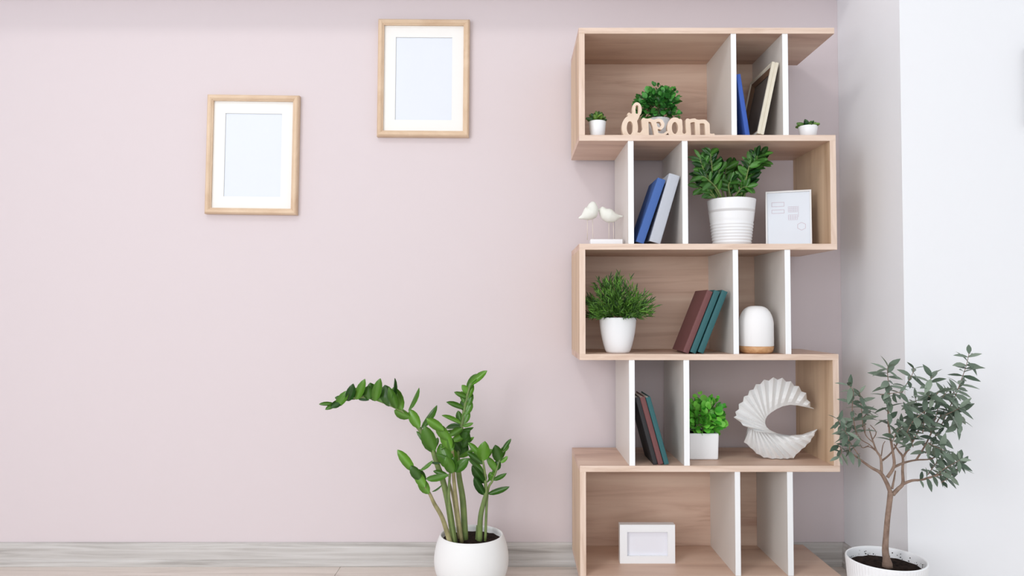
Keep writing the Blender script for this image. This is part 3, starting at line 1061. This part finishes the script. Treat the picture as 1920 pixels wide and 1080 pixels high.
pl = [bpt(1106, 449.5, Yb_), bpt(1166, 449.5, Yb_)]
box('base', (pl[0].x, -0.02, 0), (pl[1].x, 0.02, pl[0].z if pl[0].z > .006 else .012), CERAMIC, birds, 0.002, 2)
bt = max(pl[0].z, .012)
for spine, rad, beak, legs, Yv in (
        ([(1085, 409), (1092, 407), (1100, 403), (1107, 398), (1110, 392), (1110.5, 386), (1110, 381), (1109, 378.3)], [1.0, 4.5, 11, 14.5, 12, 9.0, 6.2, 1.2], [(1117, 386), (1120.5, 388.5)], [(1101.5, 416), (1111, 416)], Yb_ - .004),
        ([(1168, 405.5), (1161, 406), (1152, 407), (1143, 405), (1136, 401), (1131.5, 396), (1130, 391.5), (1129.5, 387.5)], [.8, 3.2, 9.5, 13, 12.5, 9.0, 6.5, 1.2], [(1125, 392.5), (1120.5, 396)], [(1142, 416), (1150, 416)], Yb_ + .006)):
    P = catmull([bpt(a, b, Yv) for a, b in spine], 4)
    rr = []
    for i in range(len(P)):
        f = i / 4
        k = min(int(f), len(rad) - 2)
        rr.append(pxm(rad[k] + (rad[k + 1] - rad[k]) * (f - k), Yv))
    bo = link('bird', tube_mesh('bird', P, rr, 16), BIRD, birds, None, True)
    link('beak', tube_mesh('beak', [bpt(*beak[0], Yv), bpt(*beak[1], Yv)], [pxm(2.6, Yv), pxm(.5, Yv)], 8), BIRD, bo, None, True)
    for i, (a, b) in enumerate(legs):
        q = bpt(a, b - 4, Yv)
        link('leg', tube_mesh('leg', [Vector((q.x, q.y + (-.006 if i else .006), bt - .001)), Vector((q.x, q.y, q.z))], .0012, 8), WIRE, bo, None, True)

# tier 2: big plant in ribbed pot
Yp = -0.20
loc = on(2, 1372, Yp)
rt, rb = pxm(44.5, Yp), pxm(34.5, Yp)
h = at(1372, 375.5, Yp).z - loc.z
curve = []
nr = 7
z0r, z1r = .008, h * .50
for i in range(nr):
    za = z0r + (z1r - z0r) * i / nr
    zb = z0r + (z1r - z0r) * (i + 1) / nr
    for q, dr in ((0.05, -.0016), (.25, .0004), (.5, .0010), (.75, .0004), (.95, -.0016)):
        z = za + (zb - za) * q
        curve.append((rb + (rt - rb) * z / h + dr, z))
for q in (.54, .6, .68, .76, .84, .92, .97):
    curve.append((rb + (rt - rb) * q, h * q))
z2 = pot_thing('zz_plant', 'dense dark green plant in a white pot with horizontal ribs on a shelf', loc, open_pot(rt, rb, h, .004, curve), CERAMIC, rt - .005, h - .012, 64)
ZS = leaf_mat('zz_leaf_deep', srgb(24, 62, 26), srgb(82, 138, 56), 0.34)
shoots2 = [
    ([(1360, 378), (1335, 345), (1318, 315), (1312, 296)], -.285, 10, 24), ([(1358, 378), (1338, 335), (1334, 305), (1332, 287)], -.285, 10, 24), ([(1356, 380), (1332, 364), (1310, 350)], -.25, 6, 23),
    ([(1362, 378), (1350, 340), (1348, 318)], -.26, 8, 24), ([(1372, 380), (1372, 345), (1377, 315)], -.17, 9, 23), ([(1385, 380), (1398, 340), (1410, 310), (1428, 288)], -.285, 11, 24),
    ([(1388, 378), (1402, 345), (1416, 315), (1430, 302)], -.27, 9, 22), ([(1382, 380), (1395, 350), (1402, 322), (1406, 306)], -.29, 9, 23), ([(1366, 380), (1388, 355), (1402, 350)], -.27, 6, 20),
    ([(1390, 378), (1408, 325), (1420, 292)], -.29, 9, 24), ([(1352, 380), (1328, 350), (1312, 325)], -.26, 8, 23), ([(1375, 380), (1366, 350), (1372, 340)], -.27, 6, 22),
    ([(1360, 380), (1345, 355), (1325, 335), (1315, 330)], -.29, 7, 22), ([(1368, 380), (1360, 335), (1362, 312)], -.21, 8, 24),
]
zl2 = leaf_mesh('zz_leaf_short', OVAL, 0.16, 0.14, 0.02)
for pts, Y, npair, ll in shoots2:
    n = len(pts)
    npair = round(npair * 1.6)
    P = [at(px, py, Yp + (Y - Yp) * min(1, .3 + i / (n - 1))) for i, (px, py) in enumerate(pts)]
    P[0].z -= .014
    P = catmull(P, 5)
    link('stem', tube_mesh('stem', [p - loc for p in P], [pxm(x, Yp) for x in lerp_r(2.2, .8, len(P))], 6), ZZSTEM, z2, None, True)
    m = len(P) - 1
    for k in range(npair):
        f = m * (.28 + .72 * (k + .5) / npair)
        i = min(int(f), m - 1)
        b = P[i].lerp(P[i + 1], f - i)
        ax = (P[min(i + 1, m)] - P[max(i - 1, 0)]).normalized()
        s = 1 if k % 2 else -1
        side = ax.cross(Vector((0, 1, 0)) + rvec(.5)).normalized() * s
        d = (side * 0.8 + ax * (.7 if k < npair - 1 else 3) + rvec(.25)).normalized()
        L = pxm(ll, Yp) * R.uniform(.8, 1.12)
        tip = b + d * L
        # stay below the board above, clear of the divider
        zmx = BZ[1] - TH - .010
        xmn = xf(1291.5) + .010
        tip.z = min(tip.z, zmx)
        tip.x = max(tip.x, xmn)
        tip.y = min(max(tip.y, YF - .03), -.05)
        b.z = min(b.z, zmx - .004)
        b.x = max(b.x, xmn + .004)
        if (tip - b).length < L * .35:
            continue
        link('leaf', zl2, ZS, z2, leaf_matrix(b, tip, L * R.uniform(.38, .48), Vector((0, -1, .4)) + rvec(.55), loc))

# tier 2: small frame with printed sheet
a0, a1 = at(1437, 457, -0.215), at(1523.5, 457, -0.262)
zt2 = BZ[2]
ang = math.atan2(a1.y - a0.y, a1.x - a0.x)
w = (a1 - a0).length
h = at(1480, 357, -0.24).z - zt2
o = thing('picture_frame', 'white frame with a faint printed sheet beside the ribbed pot', 'picture frame', ((a0.x + a1.x) / 2, (a0.y + a1.y) / 2 + .004, zt2 + 0.001))
o.matrix_local = Matrix.Translation(o.location) @ Matrix.Rotation(ang, 4, 'Z') @ Matrix.Rotation(math.radians(-5), 4, 'X') @ Matrix.Translation((0, 0, h / 2))
mitred_rails(o, w, h, .009, [(0, 0), (0, -.010), (.001, -.011), (.004, -.011), (.005, -.010), (.005, 0)], MATTE_CER)
sheet = box('printed_sheet', (-w / 2 + .0045, -.005, -h / 2 + .0045), (w / 2 - .0045, -.001, h / 2 - .0045), PAPER, o)
box('backing', (-w / 2 + .006, 0.0002, -h / 2 + .006), (w / 2 - .006, .003, h / 2 - .006), MATTE_CER, o)
INK = mat('pale_pink_ink', srgb(206, 192, 202), 0.9)
V, F = [], []
S = w / 87.0


def ink_line(ax, ay, bx, by, t=.9):
    """printed line from photo pixel offsets inside the frame"""
    def q(x, y):
        return Vector(((x - 1480) * S, 0, h / 2 - (y - 357) * S * 1.0))
    p, r = q(ax, ay), q(bx, by)
    d = (r - p).normalized()
    nrm = Vector((-d.z, 0, d.x)) * (t * S / 2)
    b = len(V)
    for yv in (-.0055, -.0049):
        V.extend([p + nrm + Vector((0, yv, 0)), r + nrm + Vector((0, yv, 0)), r - nrm + Vector((0, yv, 0)), p - nrm + Vector((0, yv, 0))])
    F.extend([tuple(b + i for i in f) for f in ((0, 1, 2, 3), (4, 7, 6, 5), (0, 4, 5, 1), (1, 5, 6, 2), (2, 6, 7, 3), (3, 7, 4, 0))])


for y0_, y1_ in ((380, 388.5), (395.5, 402.5)):
    ink_line(1448.5, y0_, 1472, y0_)
    ink_line(1448.5, y1_, 1472, y1_)
    ink_line(1448.5, y0_, 1448.5, y1_)
    ink_line(1472, y0_, 1472, y1_)
for y0_, y1_, nc in ((390, 401, 5), (407, 417, 4)):
    for i in range(nc + 1):
        ink_line(1480 + 17 * i / nc, y0_, 1480 + 17 * i / nc, y1_, .6)
    for i in range(4):
        ink_line(1480, y0_ + (y1_ - y0_) * i / 3, 1497, y0_ + (y1_ - y0_) * i / 3, .6)
ink_line(1499, 389, 1499, 412, .7)
for i in range(6):
    a, b = math.radians(60 * i + 30), math.radians(60 * i + 90)
    ink_line(1504.5 + 8.5 * math.cos(a), 431 + 8 * math.sin(a), 1504.5 + 8.5 * math.cos(b), 431 + 8 * math.sin(b))
link('printed_lines', fix_normals(pydata('printed_lines', V, F)), INK, sheet)

# tier 3: grass plant
Yp = -0.245
GRASS = leaf_mat('grass_blade', srgb(30, 66, 26), srgb(112, 164, 62), 0.5)
loc = on(3, 1158.5, Yp)
h = at(1158, 595, Yp).z - loc.z
rt, rb = pxm(34.5, Yp), pxm(21.5, Yp)
curve = [(rb + (rt - rb) * q, h * z) for q, z in ((.18, .08), (.40, .22), (.60, .38), (.78, .56), (.90, .74), (.97, .9))]
gp = pot_thing('potted_grass', 'spiky green grass in a rounded white pot on the middle shelf', loc, open_pot(rt, rb, h, .003, curve), CERAMIC, rt - .004, h - .006, 48)
its = []
root = loc + Vector((0, 0, h - .006))
for i in range(160):
    a = R.uniform(0, 2 * math.pi)
    e = math.radians(R.choice((R.uniform(8, 40), R.uniform(30, 88))))
    d = Vector((math.cos(a) * math.cos(e), math.sin(a) * math.cos(e), math.sin(e)))
    L = pxm(R.uniform(44, 68) + 14 * math.sin(e) ** 3, Yp) * (1 if R.random() > .1 else 1.1)
    b = root + Vector((d.x, d.y, 0)) * rt * .5 * R.random()
    for k in range(11):
        t = .25 + .75 * k / 10
        q = b + d * (L * t) + Vector((0, 0, -0.008 * t * t * math.cos(e)))
        for s in (-1, 1):
            sd = (d * 1.5 + rvec(.85)).normalized()
            ll = pxm(R.uniform(9, 15), Yp)
            tip = q + sd * ll
            if tip.x < XA + .022 or tip.z < loc.z + h * .75:
                continue
            if tip.y > YK - .016:
                tip.y = YK - .016
            its.append((q, tip, ll * .17, Vector((0, -1, .6)) + rvec(.8)))
joined_leaves(gp, loc, [(0, .2), (.35, .5), (.7, .36), (1, .02)], GRASS, its, 'foliage', .2, .1)

# tier 3: dome lamp
Yp = YF + 0.055
loc = on(3, 1418, Yp)
rL = pxm(31.5, Yp)
H = at(1418, 573.5, Yp).z - loc.z
hb = at(1418, 648.5, Yp).z - loc.z
lamp = thing('table_lamp', 'white dome lamp on a round wooden base between two dividers', 'lamp', loc)
LAMPW = wood_mat('lamp_wood', srgb(214, 170, 128), srgb(200, 152, 108), srgb(178, 128, 86), (30, 30, 60), .45)
link('base', lathe_mesh('base', [(0, 0), (rL * .80, 0), (rL * .90, .003), (rL * .97, .010), (rL * 1.0, hb - .002), (rL * .99, hb), (0, hb)], 48), LAMPW, lamp, None, True)
dome = [(0, hb), (rL * .98, hb), (rL, hb + .002), (rL, hb + (H - hb) * .55)]
for i in range(1, 13):
    a = math.radians(90 * i / 12)
    dome.append((rL * (math.cos(a) ** .62 if i < 12 else 0), hb + (H - hb) * (.55 + .45 * math.sin(a) ** 1.25)))
link('shade', lathe_mesh('shade', dome, 48), mat('lamp_shade_white', srgb(240, 239, 240), .55, .3), lamp, None, True)

# tier 4: cube pot
Yfront = -0.235
cw = pxm(57, Yfront)
x1 = at(1349, 860, Yfront).x
z0 = BZ[4]
hc = at(1320, 813, Yfront).z - z0
loc = Vector((x1 - cw / 2, Yfront + cw / 2, z0 + .0002))
cp = thing('leafy_plant', 'bright green leafy plant in a white cube pot beside the shell sculpture', 'plant', loc)
bm = bmesh.new()
bmesh.ops.create_cube(bm, size=1)
for v in bm.verts:
    k = .5 + v.co.z
    v.co = Vector((v.co.x * cw * (.95 + .05 * k), v.co.y * cw * (.95 + .05 * k), hc * k))
bmesh.ops.bevel(bm, geom=list(bm.edges), offset=.005, segments=3, affect='EDGES', profile=.5)
bm.faces.ensure_lookup_table()
top = max(bm.faces, key=lambda f: (f.normal.z > .99) * f.calc_area())
r = bmesh.ops.inset_individual(bm, faces=[top], thickness=.0002)
for v in top.verts:
    v.co.z -= .008
me = bpy.data.meshes.new('pot')
bm.to_mesh(me)
bm.free()
link('pot', me, CERAMIC, cp)
box('soil', (-cw * .45, -cw * .45, hc - .0075), (cw * .45, cw * .45, hc - .005), SOIL, cp)
LIME = leaf_mat('lime_leaf', srgb(62, 160, 42), srgb(138, 222, 86), .4)
Yc = loc.y
cen = at(1322, 786, Yc)
rleaf = leaf_mesh('round_blade', ROUND, .12, .2)
its = mound(255, cen, pxm(30, Yc), pxm(30, Yc), pxm(32, Yc), pxm(13, Yc), .95, .35, .3, .45)
for dx, dy, s in ((-14, -48, 1), (-10, -42, 1), (8, -40, 1), (20, -36, 1), (32, -10, 1), (30, -28, 1), (-6, -50, .8), (-24, -34, 1), (10, -46, .8), (24, -42, .8), (36, 2, 1), (-13, -36, 1), (12, -34, 1)):
    b = cen + Vector((pxm(dx, Yc), R.uniform(-.02, .02), -pxm(dy + 5, Yc)))
    for k in range(2):
        d = (Vector((dx / 40, R.uniform(-.4, .4), .6)) + rvec(.7)).normalized()
        L = pxm(9.5 * s, Yc)
        its.append((b, b + d * L, L * .8, Vector((0, -.7, .7)) + rvec(.7)))
xmn = xf(1291.5) + .002
for b, t, w_, f in its:
    if min(b.x, t.x) < xmn or min(b.z, t.z) < loc.z + hc - .02:
        continue
    link('leaf', rleaf, LIME, cp, leaf_matrix(b, t, w_, f, loc))
for i in range(12):
    a = R.uniform(0, 6.28)
    e = cen - loc + Vector((math.cos(a) * pxm(22, Yc), math.sin(a) * pxm(22, Yc), R.uniform(0, pxm(38, Yc))))
    link('stem', tube_mesh('stem', catmull([Vector((math.cos(a) * .01, math.sin(a) * .01, hc - .008)), (Vector((0, 0, hc)) + e) / 2, e], 3), .0012, 5), ZZSTEM, cp, None, True)

# tier 4: pleated shell sculpture
Yp = -0.195
loc = on(4, 1457, Yp)
sh = thing('shell_sculpture', 'white pleated shell sculpture shaped like an open crescent', 'sculpture', loc)


def q7(x, y, Y):
    return at(1360 + x / 5.685, 690 + y / 5.685, Y) - loc


def fan(name, pairs, yo, yi, amp, thick, notch, curve=0.0):
    """pleated fan; pairs: (point on the scalloped rim, point on the smooth inner edge) of every ridge"""
    A, B = [], []
    for k in range(len(pairs) - 1):
        (a, b), (a2, b2) = pairs[k], pairs[k + 1]
        A += [Vector(a), (Vector(a) + Vector(a2)) / 2]
        B += [Vector(b), (Vector(b) + Vector(b2)) / 2]
    A.append(Vector(pairs[-1][0]))
    B.append(Vector(pairs[-1][1]))
    n = len(A)
    K = 7
    V = []
    for layer in (0, 1):
        for i in range(n):
            ridge = 1 if i % 2 == 0 else -1
            f = i / (n - 1)
            Yo = yo[0] + (yo[1] - yo[0]) * f
            Yi = yi[0] + (yi[1] - yi[0]) * f
            for k in range(K):
                t = k / (K - 1)
                a = A[i]
                if ridge < 0:
                    a = a + (B[i] - a).normalized() * notch
                p = B[i].lerp(a, t)
                y = Yi + (Yo - Yi) * t - ridge * amp * min(1, t * 1.3) + curve * math.sin(math.pi * t)
                th = thick * (1 - .55 * t)
                V.append(q7(p.x, p.y, y + (th if layer else 0)))
    F = []
    N = n * K

    def idx(l, i, k):
        return l * N + i * K + k
    for i in range(n - 1):
        for k in range(K - 1):
            F.append((idx(0, i, k), idx(0, i + 1, k), idx(0, i + 1, k + 1), idx(0, i, k + 1)))
            F.append((idx(1, i, k), idx(1, i, k + 1), idx(1, i + 1, k + 1), idx(1, i + 1, k)))
        F.append((idx(0, i, 0), idx(1, i, 0), idx(1, i + 1, 0), idx(0, i + 1, 0)))
        F.append((idx(0, i, K - 1), idx(0, i + 1, K - 1), idx(1, i + 1, K - 1), idx(1, i, K - 1)))
    for k in range(K - 1):
        F.append((idx(0, 0, k), idx(0, 0, k + 1), idx(1, 0, k + 1), idx(1, 0, k)))
        F.append((idx(0, n - 1, k), idx(1, n - 1, k), idx(1, n - 1, k + 1), idx(0, n - 1, k + 1)))
    return link(name, fix_normals(pydata(name, V, F)), MATTE_CER, sh)


UP = [((945, 428), (940, 432)), ((905, 360), (850, 412)), ((862, 262), (770, 395)), ((785, 190), (690, 388)), ((700, 138), (610, 405)),
      ((608, 100), (545, 435)), ((512, 95), (490, 470)), ((412, 120), (450, 505)), ((325, 170), (432, 535)), ((258, 235), (425, 560)),
      ((198, 300), (424, 580)), ((143, 380), (428, 600)), ((105, 465), (440, 625)), ((88, 522), (470, 655)), ((190, 610), (560, 697)), ((325, 672), (690, 713))]
fan('upper_fan', UP, (-.215, -.262), (-.215, -.232), .0075, .020, 24, -.010)
LO = [((982, 652), (975, 648)), ((945, 720), (820, 705)), ((905, 785), (700, 714)), ((850, 840), (600, 706)), ((790, 890), (520, 692)), ((728, 958), (440, 680)),
      ((660, 966), (400, 672)), ((590, 967), (370, 662)), ((500, 966), (345, 652)), ((410, 952), (325, 645)), ((330, 908), (305, 635)), ((265, 845), (290, 625)),
      ((198, 788), (275, 612)), ((218, 722), (260, 600)), ((236, 640), (250, 590))]
fan('lower_fan', LO, (-.25, -.205), (-.222, -.212), .0062, .024, 8, -.012)
zmin = min(v.co.z for ob in sh.children for v in ob.data.vertices)
for ob in sh.children:
    for v in ob.data.vertices:
        v.co.z -= zmin

# tier 5: white box frame
Yp = -0.212
a0, a1 = at(1162.5, 1050, Yp), at(1266, 1050, Yp)
zt5 = BZ[5]
w = a1.x - a0.x
h = at(1214, 984, Yp).z - zt5
o = thing('picture_frame', 'empty white box frame lying landscape on the bottom shelf', 'picture frame', ((a0.x + a1.x) / 2, Yp + .028, zt5 + .0002))
o.location.z += h / 2
rl = pxm(13.5, Yp)
mitred_rails(o, w, h, rl, [(0, 0), (0, -.028), (rl, -.028), (rl, 0)], CERAMIC)
box('blank_paper', (-w / 2 + rl - .0005, -.017, -h / 2 + rl - .0005), (w / 2 - rl + .0005, -.014, h / 2 - rl + .0005), mat('white_paper', srgb(232, 232, 240), .9, .1), o)
box('backing', (-w / 2 + rl - .0005, -.013, -h / 2 + rl - .0005), (w / 2 - rl + .0005, -.001, h / 2 - rl + .0005), MATBOARD, o)
